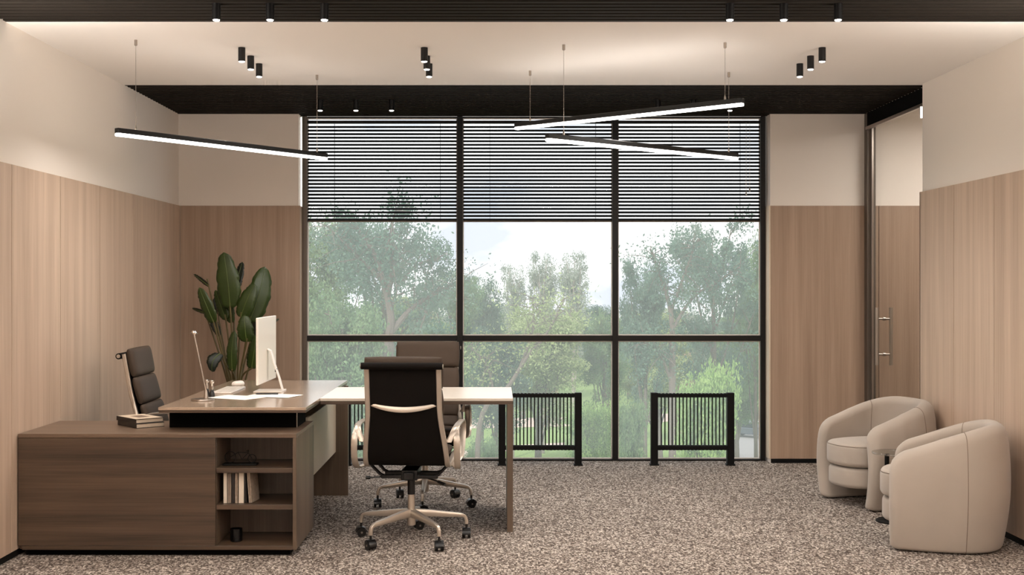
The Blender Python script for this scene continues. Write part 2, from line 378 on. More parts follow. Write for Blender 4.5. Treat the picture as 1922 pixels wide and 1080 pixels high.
# ------------------------------------------------------------------ window wall
wn = empty('window_1', (0, YW, 0), kind='structure')
MULL = [-.290, .978]; y0, y1 = YW-.03, YW+.04
TOPW = H-.002
Bx(WL+.013, WL+.05, y0, y1, 0, TOPW).build('frame', 'frame_bronze', wn, True, .002)
Bx(WR-.052, WR-.013, y0, y1, 0, TOPW).build('frame', 'frame_black', wn, True, .002)
Bx(WL+.05, WR-.052, y0, y1, 0, .014).build('bottom_rail', 'frame_black', wn, True, .002)
Bx(WL+.05, WR-.052, y0+.02, y1, 2.80, TOPW).build('top_rail', 'frame_black', wn, True, .002)
for mx_ in MULL: Bx(mx_-.023, mx_+.023, y0, y1, .014, TOPW).build('mullion', 'frame_black', wn, True, .002)
bays = [(WL+.05, MULL[0]-.023), (MULL[0]+.023, MULL[1]-.023), (MULL[1]+.023, WR-.052)]
for a, b in bays:
    Bx(a, b, y0+.006, y1, .979, 1.023).build('transom', 'frame_black', wn, True, .002)
    Bx(a, b, y1-.022, y1-.016, .014, .979).build('pane', 'window_glass', wn, True, smooth=False)
    Bx(a, b, y1-.022, y1-.016, 1.023, 2.80).build('pane', 'window_glass', wn, True, smooth=False)
    for z0, z1 in ((.014, .979), (1.023, 2.80)):     # pale strips added around each pane, imitating a bright sharpening halo
        g = MB(); t_ = .008; ya, yb = y1-.034, y1-.024
        g.box(a, b, ya, yb, z0, z0+t_).box(a, b, ya, yb, z1-t_, z1).box(a, a+t_, ya, yb, z0+t_, z1-t_).box(b-t_, b, ya, yb, z0+t_, z1-t_)
        g.build('pane_halo', 'white_plastic', wn, True, smooth=False)
names = ['black slatted blind raised over the left window bay by the plant', 'black slatted blind over the middle window bay behind the pendant lamps', 'black slatted blind with pull cords over the right window bay']
sl_src = {}
for i, (a, b) in enumerate(bays):
    cx = (a+b)/2; wdt = (b-a)-.006
    bl = empty('venetian_blind', (cx, YW-.006, 1.95), 0, names[i], 'blind', 'black venetian blinds across the window')
    Bx(-wdt/2, wdt/2, -.013, .013, .805, .829).build('head_rail', 'blind_black', bl, bevel=.002)
    ang = math.radians(47); src = None
    for k in range(27):
        z = .778-.0291*k
        if src is None:
            s_ = MB(); rot = Matrix.Rotation(ang, 4, 'X')
            prof = [(-.0125, 0), (-.006, .0012), (.006, .0012), (.0125, 0)]
            pts = [(-wdt/2, y, zz) for y, zz in prof]+[(-wdt/2, y, zz-.0012) for y, zz in prof[::-1]]
            n_ = len(pts); vs = pts+[(wdt/2, p[1], p[2]) for p in pts]
            s_.add(vs, [tuple(range(n_))[::-1], tuple(range(n_, 2*n_))]+[(q, (q+1) % n_, n_+(q+1) % n_, n_+q) for q in range(n_)], rot)
            src = s_.build('slat', 'blind_black', bl, smooth=False); src.location = (0, 0, z)
        else: inst(src, 'slat', (0, 0, z), bl)
    Bx(-wdt/2, wdt/2, -.012, .012, 0, .012).build('bottom_rail', 'frame_bronze', bl, bevel=.002)
    for f in ((-.32, .39) if i < 2 else (-.12, .36)):
        lc = MB(); xx = f*wdt
        for yy in (-.014, .014): lc.tube([(xx, yy, .0), (xx, yy, .81)], .0011, 6)
        lc.build('ladder_cord', 'black_matte', bl)
    if i == 2:
        for xx, zb, nm in ((.40, .235, 'pull_cord'), (.425, .27, 'pull_cord')):
            pc = MB().tube([(xx*wdt, -.02, zb), (xx*wdt, -.02, .81)], .0012, 6).build(nm, 'steel', bl)
            MB().lathe([(.003, .03), (.006, .02), (.007, 0), (.003, -.004)], (xx*wdt, -.02, zb-.02), 10).build('tassel', 'steel', pc)
sg = empty('glow_strip', (WL+.006, YB+.06, 2.07), 0, 'thin glowing white strip standing in for a daylight gap beside the left blind', 'glowing strip')
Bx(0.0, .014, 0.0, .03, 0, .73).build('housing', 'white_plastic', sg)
Bx(.002, .012, -.003, 0, .005, .725).build('diffuser', 'strip_glow', sg)  # glowing bar added for outside light showing through a gap; no lamp
sg = empty('glow_strip', (XG-.055, 8.47, 2.59), 0, 'tiny glowing strip standing in for a glare spot at the glass door top', 'glowing strip')
Bx(-.008, .008, .003, .02, 0, .085).build('housing', 'white_plastic', sg); Bx(-.006, .006, 0, .003, .004, .081).build('diffuser', 'strip_glow', sg)  # glowing bar added for a blown-out highlight; no lamp
sgp = sg

# ------------------------------------------------------------------ lamps
def downlight(x, y, z_top, label, group):
    t = empty('downlight', (x, y, z_top), 0, label, 'spotlight', group)
    MB().lathe([(.0205, 0), (.0205, -.078), (.0185, -.080), (.0165, -.080), (.0165, -.072)], n=24).build('housing', 'black_satin', t)
    MB().lathe([(.0165, -.0725), (.0165, -.082), (.014, -.0845), (.004, -.0855)], n=20).build('lens', 'lens_glow', t)
    l = light('spot_lamp', 'SPOT', (x, y, z_top-.089), SPOT_E, (0, 0, 0), (1, .92, .85), spot_size=math.radians(105), spot_blend=.8, shadow_soft_size=.02)
    return t
pos = ['nearest the camera', 'middle one', 'farthest from the camera']
side = ['left wall', 'middle of the room', 'glass door']
for gx, wh in ((-1.468, 'left'), (-.412, 'centre'), (1.89, 'right')):
    for k, y in enumerate((7.09, 7.35, 7.61)):
        downlight(gx, y, H, 'black cylinder downlight, %s of the %s trio on the cream ceiling' % (pos[k], wh), 'black downlights on the cream ceiling')
p3 = ['leftmost', 'middle', 'rightmost']
for xs, wh in (((-1.362, -1.10, -.835), 'left'), ((1.144, 1.407, 1.672), 'right')):
    for k, x in enumerate(xs):
        downlight(x, 5.98, H+.002, 'black cylinder downlight, %s of the %s row on the near slatted strip' % (p3[k], wh), 'black downlights on the near slatted strip')
for xs, wh in (((-1.304, -1.038, -.773), 'left'), ((1.209, 1.474, 1.744), 'right')):
    for k, x in enumerate(xs):
        downlight(x, 9.115, H+.002, 'small black downlight, %s of the %s row under the far slatted ceiling' % (p3[k], wh), 'black downlights under the far slatted ceiling')
def pendant(P1, P2, ext1, ext2, ztop, label):
    P1 = Vector((P1[0], P1[1], 0)); P2 = Vector((P2[0], P2[1], 0)); d = (P2-P1); L = d.length; d.normalize()
    A = P1-d*ext1; Bp = P2+d*ext2; c = (A+Bp)/2; LL = (Bp-A).length; ang = math.atan2(d.y, d.x)
    t = empty('linear_pendant_lamp', (c.x, c.y, ztop-.045), ang, label, 'pendant lamp', 'slim black linear pendant lamps')
    MB().box(-LL/2, LL/2, -.017, .017, .017, .045).build('housing', 'black_satin', t, bevel=.004)
    MB().box(-LL/2+.001, LL/2-.001, -.016, .016, 0, .0168).build('diffuser', 'diffuser', t, bevel=.005)
    for q in (-LL/2+ext1, LL/2-ext2):
        MB().tube([(q, 0, .055), (q, 0, H-ztop+.045-.03)], .0012, 6).build('wire', 'steel', t)
        MB().lathe([(.006, .044), (.006, .058), (.003, .066), (.002, .075)], (q, 0, 0), 12).build('wire_grip', 'steel', t)
        MB().lathe([(.003, -.034), (.0085, -.030), (.0085, 0)], (q, 0, H-ztop+.045), 16).build('ceiling_cap', 'steel', t)
    light('pendant_downlight', 'AREA', (c.x, c.y, ztop-.047), PEND_DOWN, (0, 0, ang), WARM, shape='RECTANGLE', size=LL, size_y=.03)
    light('pendant_top_fill', 'AREA', (c.x, c.y, ztop+.004), PEND_FILL, (PI, 0, ang), WARM, shape='RECTANGLE', size=LL-.1, size_y=.028)  # upward light added on the pendant tops to brighten the ceiling
pendant((-2.015, 6.865), (-1.168, 8.02), .13, .085, 2.308, 'slim black linear pendant lamp hanging above the desk on the left')
pendant((.222, 7.86), (1.30, 6.94), .12, .115, 2.489, 'slim black linear pendant lamp, the upper one of the crossing pair')
pendant((.39, 7.0), (1.508, 7.92), .13, .08, 2.297, 'slim black linear pendant lamp, the lower one of the crossing pair')

# ------------------------------------------------------------------ radiators
def radiator(x, label):
    t = empty('radiator', (x, 9.76, 0), 0, label, 'radiator', 'black column radiators by the window')
    hw, top = .303, .578
    for s in (-1, 1):
        Bx(s*hw-.0275 if s > 0 else -hw-.0275, s*hw+.0275, -.03, .03, .004, top).build('post', 'black_matte', t, bevel=.003)
        Bx(s*hw-.036, s*hw+.036, -.036, .036, 0, .012).build('foot', 'black_matte', t, bevel=.003)
    n = 19; pitch = (2*hw-.055)/n
    for z0, z1 in ((.540, .574), (.120, .160)):
        h = MB(); h.box(-hw+.0275, hw-.0275, -.022, .022, z0+.004, z1-.004)
        for k in range(n): 
            c = -hw+.0275+pitch*(k+.5); h.lathe([(.011, 0), (.0125, .004), (.0125, z1-z0-.004), (.009, z1-z0)], (c, 0, z0), 10)
        h.build('header', 'black_matte', t)
    src = None
    for k in range(n+1):
        c = -hw+.0275+pitch*k
        if k in (0, n): continue
        if src is None: src = MB().tube([(0, 0, .158), (0, 0, .543)], .005, 8).build('column', 'black_matte', t); src.location = (c, 0, 0)
        else: inst(src, 'column', (c, 0, 0), t)
radiator(-.875, 'black column radiator at the window, mostly hidden behind the desk and near chair')
radiator(.355, 'black column radiator at the window, partly behind the right leg of the table')
radiator(1.567, 'black column radiator standing free in front of the right window bay')

# ------------------------------------------------------------------ credenza and desk
CX0, CX1, CY0, CY1 = -2.533, -1.056, 6.50, 7.12
cr = empty('credenza', ((CX0+CX1)/2, (CY0+CY1)/2, 0), 0, 'low dark oak credenza with an open shelf bay carrying the desk', 'cabinet')
OX0, OX1 = -1.484, -1.076
def P(name, m, a, parent=cr, bev=.0015): return Bx(*a).build(name, m, parent, True, bev)
P('top_board', 'desk_oak_lit_top', (CX0, CX1, CY0, CY1, .630, .650))
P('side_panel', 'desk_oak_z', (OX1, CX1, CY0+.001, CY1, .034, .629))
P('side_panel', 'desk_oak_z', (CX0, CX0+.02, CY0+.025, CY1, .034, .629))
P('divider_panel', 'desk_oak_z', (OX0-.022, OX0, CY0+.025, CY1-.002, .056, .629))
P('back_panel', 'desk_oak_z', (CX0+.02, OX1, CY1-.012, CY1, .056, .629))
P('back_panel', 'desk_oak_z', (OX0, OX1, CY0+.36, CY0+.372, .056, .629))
P('bottom_board', 'desk_oak_x', (CX0+.02, OX1, CY0+.001, CY1-.013, .034, .055))
P('front_panel', 'desk_oak_x', (CX0+.001, OX0-.001, CY0+.001, CY0+.022, .056, .6285))
P('shelf', 'desk_oak_x', (OX0, OX1, CY0+.012, CY0+.36, .441, .4665))
P('shelf', 'desk_oak_x', (OX0, OX1, CY0+.012, CY0+.36, .246, .272))
P('plinth', 'void_black', (CX0+.03, CX1-.04, CY0+.035, CY1-.03, 0, .034))
dk = empty('desk', (-.9, 7.5, 0), 0, 'executive L-shaped desk with oak top and long pale side table', 'desk')
D = lambda n, m, a, b=.0012: P(n, m, a, dk, b)
SX0, SX1, SY0, SY1 = -1.82, -1.022, 6.61, 8.46
D('desktop', 'desktop_oak', (SX0, SX1, SY0, SY1, .764, .780))
D('desktop_underboard', 'desk_oak_x', (SX0+.002, SX1-.002, SY0+.003, SY1-.002, .750, .7625))
D('spacer_box', 'void_black', (-1.807, -1.098, 6.79, 7.09, .6505, .7495))
D('support_beam', 'void_black', (-1.70, -1.13, 7.14, 8.34, .69, .7495))
D('spacer_edge', 'steel', (-1.1015, -1.0975, 6.786, 6.79, .6505, .7495), 0)
D('modesty_panel', 'modesty_pale', (-1.105, -1.088, 7.13, 8.355, .30, .668))
D('end_panel', 'desk_oak_z', (-1.80, -1.006, 8.36, 8.395, 0, .7495))
TX1 = .102
D('side_tabletop', 'laminate_pale', (SX1+.001, TX1, 7.13, 7.90, .764, .780))
D('side_tabletop_edge', 'desk_oak_x', (SX1+.001, TX1-.001, 7.131, 7.899, .744, .7635))
D('table_leg_panel', 'desk_oak_z', (.068, TX1, 7.133, 7.897, 0, .7435))
# ------------------------------------------------------------------ executive chair
def make_chair():
    t = empty('office_chair', (0, 0, 0), 0, 'x', 'chair')
    prof = [(.255, .415), (.252, .448), (.225, .468), (.15, .470), (.03, .456), (-.10, .446), (-.165, .455), (-.205, .490), (-.235, .56), (-.275, .68), (-.305, .79), (-.318, .86), (-.335, .96), (-.347, 1.02)]
    sp = spline([(0, a, b) for a, b in prof], 4); N = len(sp)
    def xr(z, y): 
        if y > -.17: return .222
        u = min(1, max(0, (z-.46)/.33)); return .222-.030*(u*u*(3-2*u))
    # frame rails
    for s in (-1, 1):
        pts = [Vector((s*(xr(p.z, p.y)+.002), p.y, p.z)) for p in sp]
        MB().sweep(pts, (1, 0, 0), .027, .024).build('side_rail', 'aluminium', t)
    # hammock sheet
    h = MB(); vs = []; fs = []
    for o_ in (.004, -.004):
        for i, p in enumerate(sp):
            tg = (sp[min(i+1, N-1)]-sp[max(i-1, 0)]).normalized(); nn = Vector((0, -tg.z, tg.y))*(-1)
            w_ = xr(p.z, p.y)-.007
            for u in (-1, 0, 1): vs.append((u*w_, p.y+nn.y*o_, p.z+nn.z*o_))
    for i in range(N-1):
        for k in range(2): fs.append((i*3+k, i*3+k+1, i*3+k+4, i*3+k+3)); b_ = N*3; fs.append((b_+i*3+k, b_+i*3+k+3, b_+i*3+k+4, b_+i*3+k+1))
        fs.append((i*3, i*3+3, N*3+i*3+3, N*3+i*3)); fs.append((i*3+2, N*3+i*3+2, N*3+i*3+5, i*3+5))
    h.add(vs, fs); h.build('hammock', 'leather_back', t)
    # pads on the back
    def at(y0, z0, y1, z1, w_, th, name, off):
        a = Vector((0, y0, z0)); b = Vector((0, y1, z1)); ey = (b-a).normalized(); ex = Vector((1, 0, 0)); ez = ex.cross(ey)
        c = (a+b)/2+ez*off; L = (b-a).length
        m = Matrix(((ex.x, ey.x, ez.x, c.x), (ex.y, ey.y, ez.y, c.y), (ex.z, ey.z, ez.z, c.z), (0, 0, 0, 1)))
        MB().cushion(w_, L, th, m, 14).build(name, 'leather', t, angle=80)
    # ez must point to the sitter (+y / +z): segment listed top -> bottom gives ex x ey
    at(-.318, .872, -.352, 1.048, .432, .058, 'back_pad', -.036)
    at(-.272, .705, -.318, .872, .428, .056, 'back_pad', -.034)
    at(-.220, .545, -.272, .705, .425, .054, 'back_pad', -.034)
    at(-.165, .475, -.220, .545, .42, .044, 'back_pad', -.030)
    at(-.145, .448, .045, .457, .43, .052, 'seat_pad', .030)
    at(.045, .457, .245, .470, .43, .052, 'seat_pad', .030)
    # top roll
    r = MB().tube([(-.219, -.372, 1.008), (.219, -.372, 1.008)], .0185, 20)
    r.box(-.195, .195, -.372, -.345, 1.0, 1.018)
    r.build('top_roll', 'leather_back', t)
    for s in (-1, 1):
        MB().tube([(s*.218, -.372, 1.008), (s*.2225, -.372, 1.008)], .0115, 16).build('roll_cap', 'aluminium', t)
    # waist brace, curved
    pts = []; 
    for i in range(17):
        u = -1+2*i/16; pts.append((u*.192, -.300-.028*(1-u*u), .800-.030*(1-u*u)))
    wd = [.014+.016*(1-(-1+2*i/16)**2) for i in range(17)]
    MB().sweep(pts, (0, .2, 1), wd, .008).build('back_brace', 'aluminium', t)
    # arm loops
    for s in (-1, 1):
        pp = spline([(s*.235, -.235, .585), (s*.262, -.21, .640), (s*.275, -.15, .668), (s*.278, 0, .672), (s*.278, .11, .668), (s*.278, .150, .635), (s*.278, .135, .56), (s*.272, .085, .475), (s*.250, .03, .440), (s*.232, -.03, .438)], 5)
        MB().sweep(pp, (1, 0, 0), .034, .011).build('armrest', 'aluminium', t)
        pq = spline([(s*.235, -.03, .438), (s*.262, -.09, .432), (s*.278, -.17, .44), (s*.282, -.225, .50), (s*.280, -.232, .60), (s*.272, -.19, .655)], 5)
        MB().sweep(pq, (1, 0, 0), .034, .011).build('armrest', 'aluminium', t)
    # mechanism
    mm = MB().box(-.045, .045, -.09, .09, .352, .410).box(-.028, .028, -.12, -.09, .36, .40)
    mm.box(-.16, .16, -.085, -.055, .362, .382).box(-.16, .16, .06, .09, .362, .382)
    mm.build('tilt_mechanism', 'plastic_black', t, bevel=.004)
    for sx in (-1, 1):
        for sy in (-.07, .075):
            MB().sweep([(sx*.125, sy, .368), (sx*.165, sy, .385), (sx*.222, sy*1.2, .446)], (0, 1, 0), .026, .014).build('strut', 'plastic_black', t)
    lv = MB().tube([(.05, .02, .362), (.15, -.05, .345), (.19, -.08, .335)], .0045, 8).tube([(.16, -.058, .342), (.20, -.086, .332)], .0085, 10); lv.build('lever', 'plastic_black', t)
    lv = MB().tube([(-.05, -.04, .372), (-.235, -.06, .362)], .0045, 8).tube([(-.222, -.06, .3625), (-.248, -.06, .3615)], .010, 10); lv.build('lever', 'plastic_black', t)
    MB().lathe([(.0125, .16), (.0125, .355)], n=20).build('gas_column', 'chrome', t)
    MB().lathe([(.0215, .262), (.0215, .345), (.014, .352)], n=20).build('column_sleeve', 'plastic_black', t)
    MB().lathe([(.012, .085), (.024, .09), (.025, .13), (.022, .175), (.019, .262), (.013, .264)], n=20).build('hub', 'aluminium', t)
    for k in range(5):
        a = PI/2+k*2*PI/5; R = Matrix.Rotation(a, 4, 'Z')
        pts = spline([(.012, 0, .158), (.10, 0, .152), (.20, 0, .141), (.285, 0, .132), (.308, 0, .122), (.317, 0, .100), (.318, 0, .080)], 4)
        n_ = len(pts); wd = [.040-.020*min(1, i/(n_*.6)) for i in range(n_)]; th = [.046-.028*min(1, i/(n_*.55)) for i in range(n_)]
        MB().sweep(pts, (0, 1, 0), wd, th, R).build('base_leg', 'aluminium', t)
        ph = Matrix.Rotation([.5, 2.2, -.3, 1.2, 2.9][k], 4, 'Z'); T = R @ Matrix.Translation((.318, 0, 0)) @ ph
        c = MB(); c.tube([(0, 0, .045), (0, 0, .086)], .007, 10, mtx=T)
        c.box(-.011, .011, -.02, .02, .020, .052, mtx=T)
        ho = [(math.cos(q)*.031, math.sin(q)*.031+.025) for q in [PI*.08*j for j in range(0, 13)]]
        c.sweep([T @ Vector((0, a_, b_)) for a_, b_ in ho], T.to_3x3() @ Vector((1, 0, 0)), .046, .004)
        ca = c.build('caster', 'plastic_black', t)
        for s in (-1, 1):
            MB().tube([(s*.008, 0, .0255), (s*.024, 0, .0255)], .0255, 20, mtx=T).build('wheel', 'plastic_black', ca)
        MB().tube([(-.026, 0, .0255), (.026, 0, .0255)], .006, 10, mtx=T).build('axle_cap', 'steel', ca)
    return t
GC = 'dark leather office chairs with aluminium frames'
ch = make_chair()
ch.location = (-.474, 6.90, 0); ch.rotation_euler = (0, 0, math.radians(-4))
tag(ch, 'dark leather aluminium-framed office chair seen from behind, in front of the table', 'chair', GC)
c2 = copy_tree(ch); c2.location = (-.459, 8.02, 0); c2.rotation_euler = (0, 0, PI)
tag(c2, 'dark leather office chair on the window side of the table, facing the camera', 'chair', GC)
c3 = copy_tree(ch); c3.location = (-1.905, 7.62, 0); c3.rotation_euler = (0, 0, -PI/2)
tag(c3, 'dark padded leather office chair behind the desk by the left wall', 'chair', GC)

# ------------------------------------------------------------------ barrel armchairs
def make_barrel():
    t = empty('armchair', (0, 0, 0), 0, 'x', 'armchair')
    c = .278; path = []
    for i in range(9): path.append((-c-.006*math.sin(PI*i/16), -.275+.275*i/9))
    for i in range(0, 41):
        a = PI-PI*i/40; cx, sy = math.cos(a), math.sin(a)
        path.append((c*math.copysign(abs(cx)**.82, cx), .275*abs(sy)**.82))
    for i in range(8, -1, -1): path.append((c+.006*math.sin(PI*i/16), -.275+.275*i/9))
    # resample uniformly with dense ends
    P_ = [Vector((x, y)) for x, y in path]; L = [0]
    for i in range(1, len(P_)): L.append(L[-1]+(P_[i]-P_[i-1]).length)
    T_ = L[-1]; ends = [0, .002, .006, .012, .020, .030, .042, .056]
    ss = ends+list(np.linspace(.075, T_-.075, 60))+[T_-e for e in ends[::-1]]
    def pt(s):
        i = max(0, min(len(L)-2, int(np.searchsorted(L, s)-1))); u = (s-L[i])/max(1e-9, L[i+1]-L[i]); return P_[i].lerp(P_[i+1], u)
    Wd = .100; vs = []; fs = []; nsec = 0; rings = []
    for s in ss:
        p = pt(s); tg = (pt(min(T_, s+.012))-pt(max(0, s-.012))).normalized(); nrm = Vector((-tg.y, tg.x))
        d = min(s, T_-s); e = max(0, 1-d/.056); k = math.sqrt(max(0, 1-e*e)); k = max(k, .02)
        m_ = min(1, d/(T_*.42)); m_ = math.sin(PI/2*m_)**1.35
        Ht = .525+.160*m_ - .055*(max(0, 1-d/.09))**2.2
        zb = .006+.03*(1-k)
        hw = Wd/2*k; sec = []
        for j in range(9): a = PI*j/8; sec.append((hw*math.cos(a), Ht-.052+.052*math.sin(a)*min(1, k+.35)))
        nz_ = 10
        for j in range(1, nz_): sec.append((-hw, Ht-.052-(Ht-.052-zb-.02)*j/nz_))
        for j in range(5): a = PI+PI/2*j/4; sec.append((-hw+.02*k+.02*k*math.cos(a), zb+.02+.02*math.sin(a)))
        for j in range(5): a = 1.5*PI+PI/2*j/4; sec.append((hw-.02*k+.02*k*math.cos(a), zb+.02+.02*math.sin(a)))
        for j in range(nz_-1, 0, -1): sec.append((hw, Ht-.052-(Ht-.052-zb-.02)*j/nz_))
        ring = []
        for q, z in sec:
            zz = z/Ht; b_ = .020*math.sin(PI*min(1, zz))-.026*(1-min(1, zz*1.6))**2
            if z > Ht-.11: b_ -= .012*((z-Ht+.11)/.11)
            o_ = p-nrm*(-1)*(q+b_)
            ring.append((o_.x, o_.y, z))
        rings.append((ring, nrm, s)); nsec = len(ring); vs += ring
    for r in range(len(rings)-1):
        for k in range(nsec): fs.append((r*nsec+k, r*nsec+(k+1) % nsec, (r+1)*nsec+(k+1) % nsec, (r+1)*nsec+k))
    fs.append(tuple(range(nsec))); fs.append(tuple((len(rings)-1)*nsec+k for k in range(nsec))[::-1])
    MB().add(vs, fs).build('backrest_shell', 'fabric', t, angle=70)
    for frac in (.27, .73):
        ring = min(rings, key=lambda R_: abs(R_[2]-T_*frac))[0]
        cen = Vector((sum(p[0] for p in ring)/nsec, sum(p[1] for p in ring)/nsec, 0))
        pts = [Vector(p) for p in ring]
        MB().tube(pts+[pts[0]], .0017, 6, cap=False).build('seam', 'seam', t)
    def ol(a, b, cy, n=56, pf=2.6, pb=2.6):
        o_ = []
        for i in range(n):
            q = 2*PI*i/n; cx, sy = math.cos(q), math.sin(q); p = pf
            o_.append((a*math.copysign(abs(cx)**(2/p), cx), cy+b*math.copysign(abs(sy)**(2/p), sy)))
        return o_
    def rnd(z0, z1, r, crown=0):
        pr = [(r+.06, z0+.0)]
        for j in range(6): a = -PI/2+PI/2*j/5; pr.append((r-r*math.cos(a), z0+r+r*math.sin(a)))
        for j in range(6): a = PI/2*j/5; pr.append((r-r*math.cos(a), z1-r+r*math.sin(a)))
        pr += [(r+.04, z1+crown*.6), (r+.10, z1+crown)]; return pr
    MB().loft(ol(.226, .285, -.055), rnd(.262, .412, .032, .014)).build('seat_cushion', 'fabric', t, angle=70)
    cu = t.children[-1]
    pts = [(x*.985, y*.985-.001, .396) for x, y in ol(.228, .287, -.055)]
    MB().tube(pts+[pts[0]], .0016, 6, cap=False).build('piping', 'seam', cu)
    MB().loft(ol(.214, .277, -.052), rnd(.125, .255, .028)).build('seat_base', 'fabric', t, angle=70)
    MB().loft(ol(.12, .09, .14), [(0, 0.004), (0, .13)]).build('foot_block', 'black_matte', t)
    return t
a1 = make_barrel(); a1.location = (2.50, 6.83, 0); a1.rotation_euler = (0, 0, math.radians(-110.9))
GA = 'beige barrel armchairs by the right wall'
tag(a1, 'beige fabric barrel armchair nearest the camera, its rounded back turned towards us', 'armchair', GA)
a2 = copy_tree(a1); a2.location = (2.535, 8.10, 0); a2.rotation_euler = (0, 0, math.radians(-72.8))
tag(a2, 'beige fabric barrel armchair beside the glass door, its seat open to view', 'armchair', GA)
st = empty('side_table', (2.43, 7.45, 0), 0, 'small round glass side table between the two beige armchairs', 'side table')
MB().lathe([(.135, .412), (.137, .415), (.137, .420), (.135, .423)], n=40).build('glass_top', 'table_glass', st)
MB().tube([(-.05, 0, .012), (-.05, 0, .412)], .014, 14).build('stem', 'black_matte', st)
MB().lathe([(.115, 0), (.115, .008), (.108, .012)], n=32).build('base_disc', 'black_matte', st)
# ------------------------------------------------------------------ things on the desk
DT = .780
ml = empty('desk_lamp', (-1.672, 7.0, DT), 0, 'slim metal desk lamp with a round base at the desk front', 'lamp')
MB().lathe([(.064, 0), (.066, .004), (.064, .010), (.02, .012)], n=36).build('base', 'steel', ml)
MB().lathe([(.014, .012), (.012, .03), (.007, .055), (.006, .06)], (.018, 0, 0), 16).build('socket', 'steel', ml)
MB().tube([(.018, 0, .05), (-.05, .0, .378)], .0052, 12).build('pole', 'steel', ml)
MB().lathe([(.003, -.012), (.011, -.008), (.015, .0), (.012, .009), (.003, .013)], (-.05, 0, .388), 20).build('joint', 'chrome', ml)
MB().sweep([(-.05, 0, .386), (-.085, .09, .382), (-.10, .26, .372)], (1, .3, 0), .016, .006).build('lamp_head', 'steel', ml)
mo = empty('monitor', (-1.40, 7.6, DT), 0, 'white all-in-one computer seen from behind on the desk', 'computer')
MB().box(-.028, -.014, -.30, .30, .060, .463).build('display_back', 'white_plastic', mo, bevel=.004)
MB().box(-.0295, -.0285, -.29, .29, .13, .455).build('screen', 'screen_black', mo)
sd = MB().sweep([(.080, 0, .008), (.060, 0, .08), (.030, 0, .17), (.006, 0, .252), (-.013, 0, .262)], (0, 1, 0), .055, .008); sd.build('stand_arm', 'white_plastic', mo)
MB().tube([(.046, 0, .13), (.0335, 0, .13)], .012, 20).build('cable_hole', 'plastic_black', mo)
MB().box(-.085, .088, -.09, .09, 0, .007).build('stand_foot', 'white_plastic', mo, bevel=.002)
kb = empty('keyboard', (-1.66, 7.63, DT), 0, 'flat white keyboard lying behind the desk lamp', 'keyboard')
MB().box(-.062, .062, -.21, .21, 0, .009).build('keyboard_body', 'white_plastic', kb, bevel=.003)
ks = None
for r_ in range(5):
    for c_ in range(14):
        lc = (-.046+.023*r_, -.188+.029*c_, .0092)
        if ks is None: ks = MB().box(-.0095, .0095, -.0125, .0125, 0, .0022).build('key', 'white_plastic', kb, smooth=False); ks.location = lc
        else: inst(ks, 'key', lc, kb)
ms = empty('mouse', (-1.685, 8.02, DT), math.radians(70), 'smooth white computer mouse beyond the keyboard', 'mouse')
o_ = [(.056*math.copysign(abs(math.cos(q))**.8, math.cos(q)), .030*math.copysign(abs(math.sin(q))**.8, math.sin(q))) for q in [2*PI*i/32 for i in range(32)]]
MB().loft(o_, [(.004, 0), (0, .006), (.001, .016), (.006, .024), (.014, .029), (.022, .031)]).build('shell', 'white_plastic', ms, angle=70)
def sheet(x, y, rz, z, label):
    s = MB(); n = 6; vs = []; fs = []
    for k in (0, 1):
        for i in range(n+1):
            for j in range(n+1):
                u, v = i/n-.5, j/n-.5; vs.append((u*.21, v*.297, .0002+.0008*k+.0015*abs(math.sin(3*u+2*v))))
    m = n+1
    for i in range(n):
        for j in range(n):
            a = i*m+j; fs.append((a, a+1, a+m+1, a+m)); fs.append((m*m+a, m*m+a+m, m*m+a+m+1, m*m+a+1))
    for i in range(n):
        fs += [(i*m, (i+1)*m, m*m+(i+1)*m, m*m+i*m), (i*m+n, m*m+i*m+n, m*m+(i+1)*m+n, (i+1)*m+n), (i, m*m+i, m*m+i+1, i+1), (n*m+i, n*m+i+1, m*m+n*m+i+1, m*m+n*m+i)]
    o = s.add(vs, fs).build('paper_sheet', 'paper'); o.location = (x, y, z); o.rotation_euler = (0, 0, rz)
    tag(o, label, 'paper', 'papers on the desk'); return o
sheet(-1.515, 7.17, math.radians(62), DT, 'white paper sheet nearer the desk lamp')
sheet(-1.32, 7.27, math.radians(75), DT+.001, 'white paper sheet lying under the black pen')
pn = empty('pen', (-1.37, 7.34, DT+.008), math.radians(4), 'black pen lying on the papers at the computer foot', 'pen')
MB().tube([(-.068, 0, 0), (-.058, 0, 0), (.068, 0, 0)], [.0015, .005, .005], 12).build('barrel', 'plastic_black', pn)
MB().sweep([(.066, 0, .006), (.03, 0, .0062)], (0, 1, 0), .003, .0015).build('clip', 'steel', pn)
for k, (x, y, lb) in enumerate(((-1.712, 7.27, 'silver-headed black figurine, the left of the pair behind the lamp'), (-1.668, 7.21, 'silver-headed black figurine, the right of the pair behind the lamp'))):
    g = empty('figurine', (x, y, DT), 0, lb, 'figurine', 'pair of silver-headed desk figurines')
    MB().lathe([(.016, 0), (.018, .01), (.014, .026), (.010, .034), (.013, .040), (.008, .044)], n=20).build('base', 'plastic_black', g)
    MB().lathe([(.008, .044), (.010, .055), (.0085, .070), (.006, .078)], n=20).build('body', 'steel', g)
    MB().lathe([(.004, .076), (.011, .081), (.0135, .089), (.011, .098), (.003, .102)], n=20).build('head', 'chrome', g)
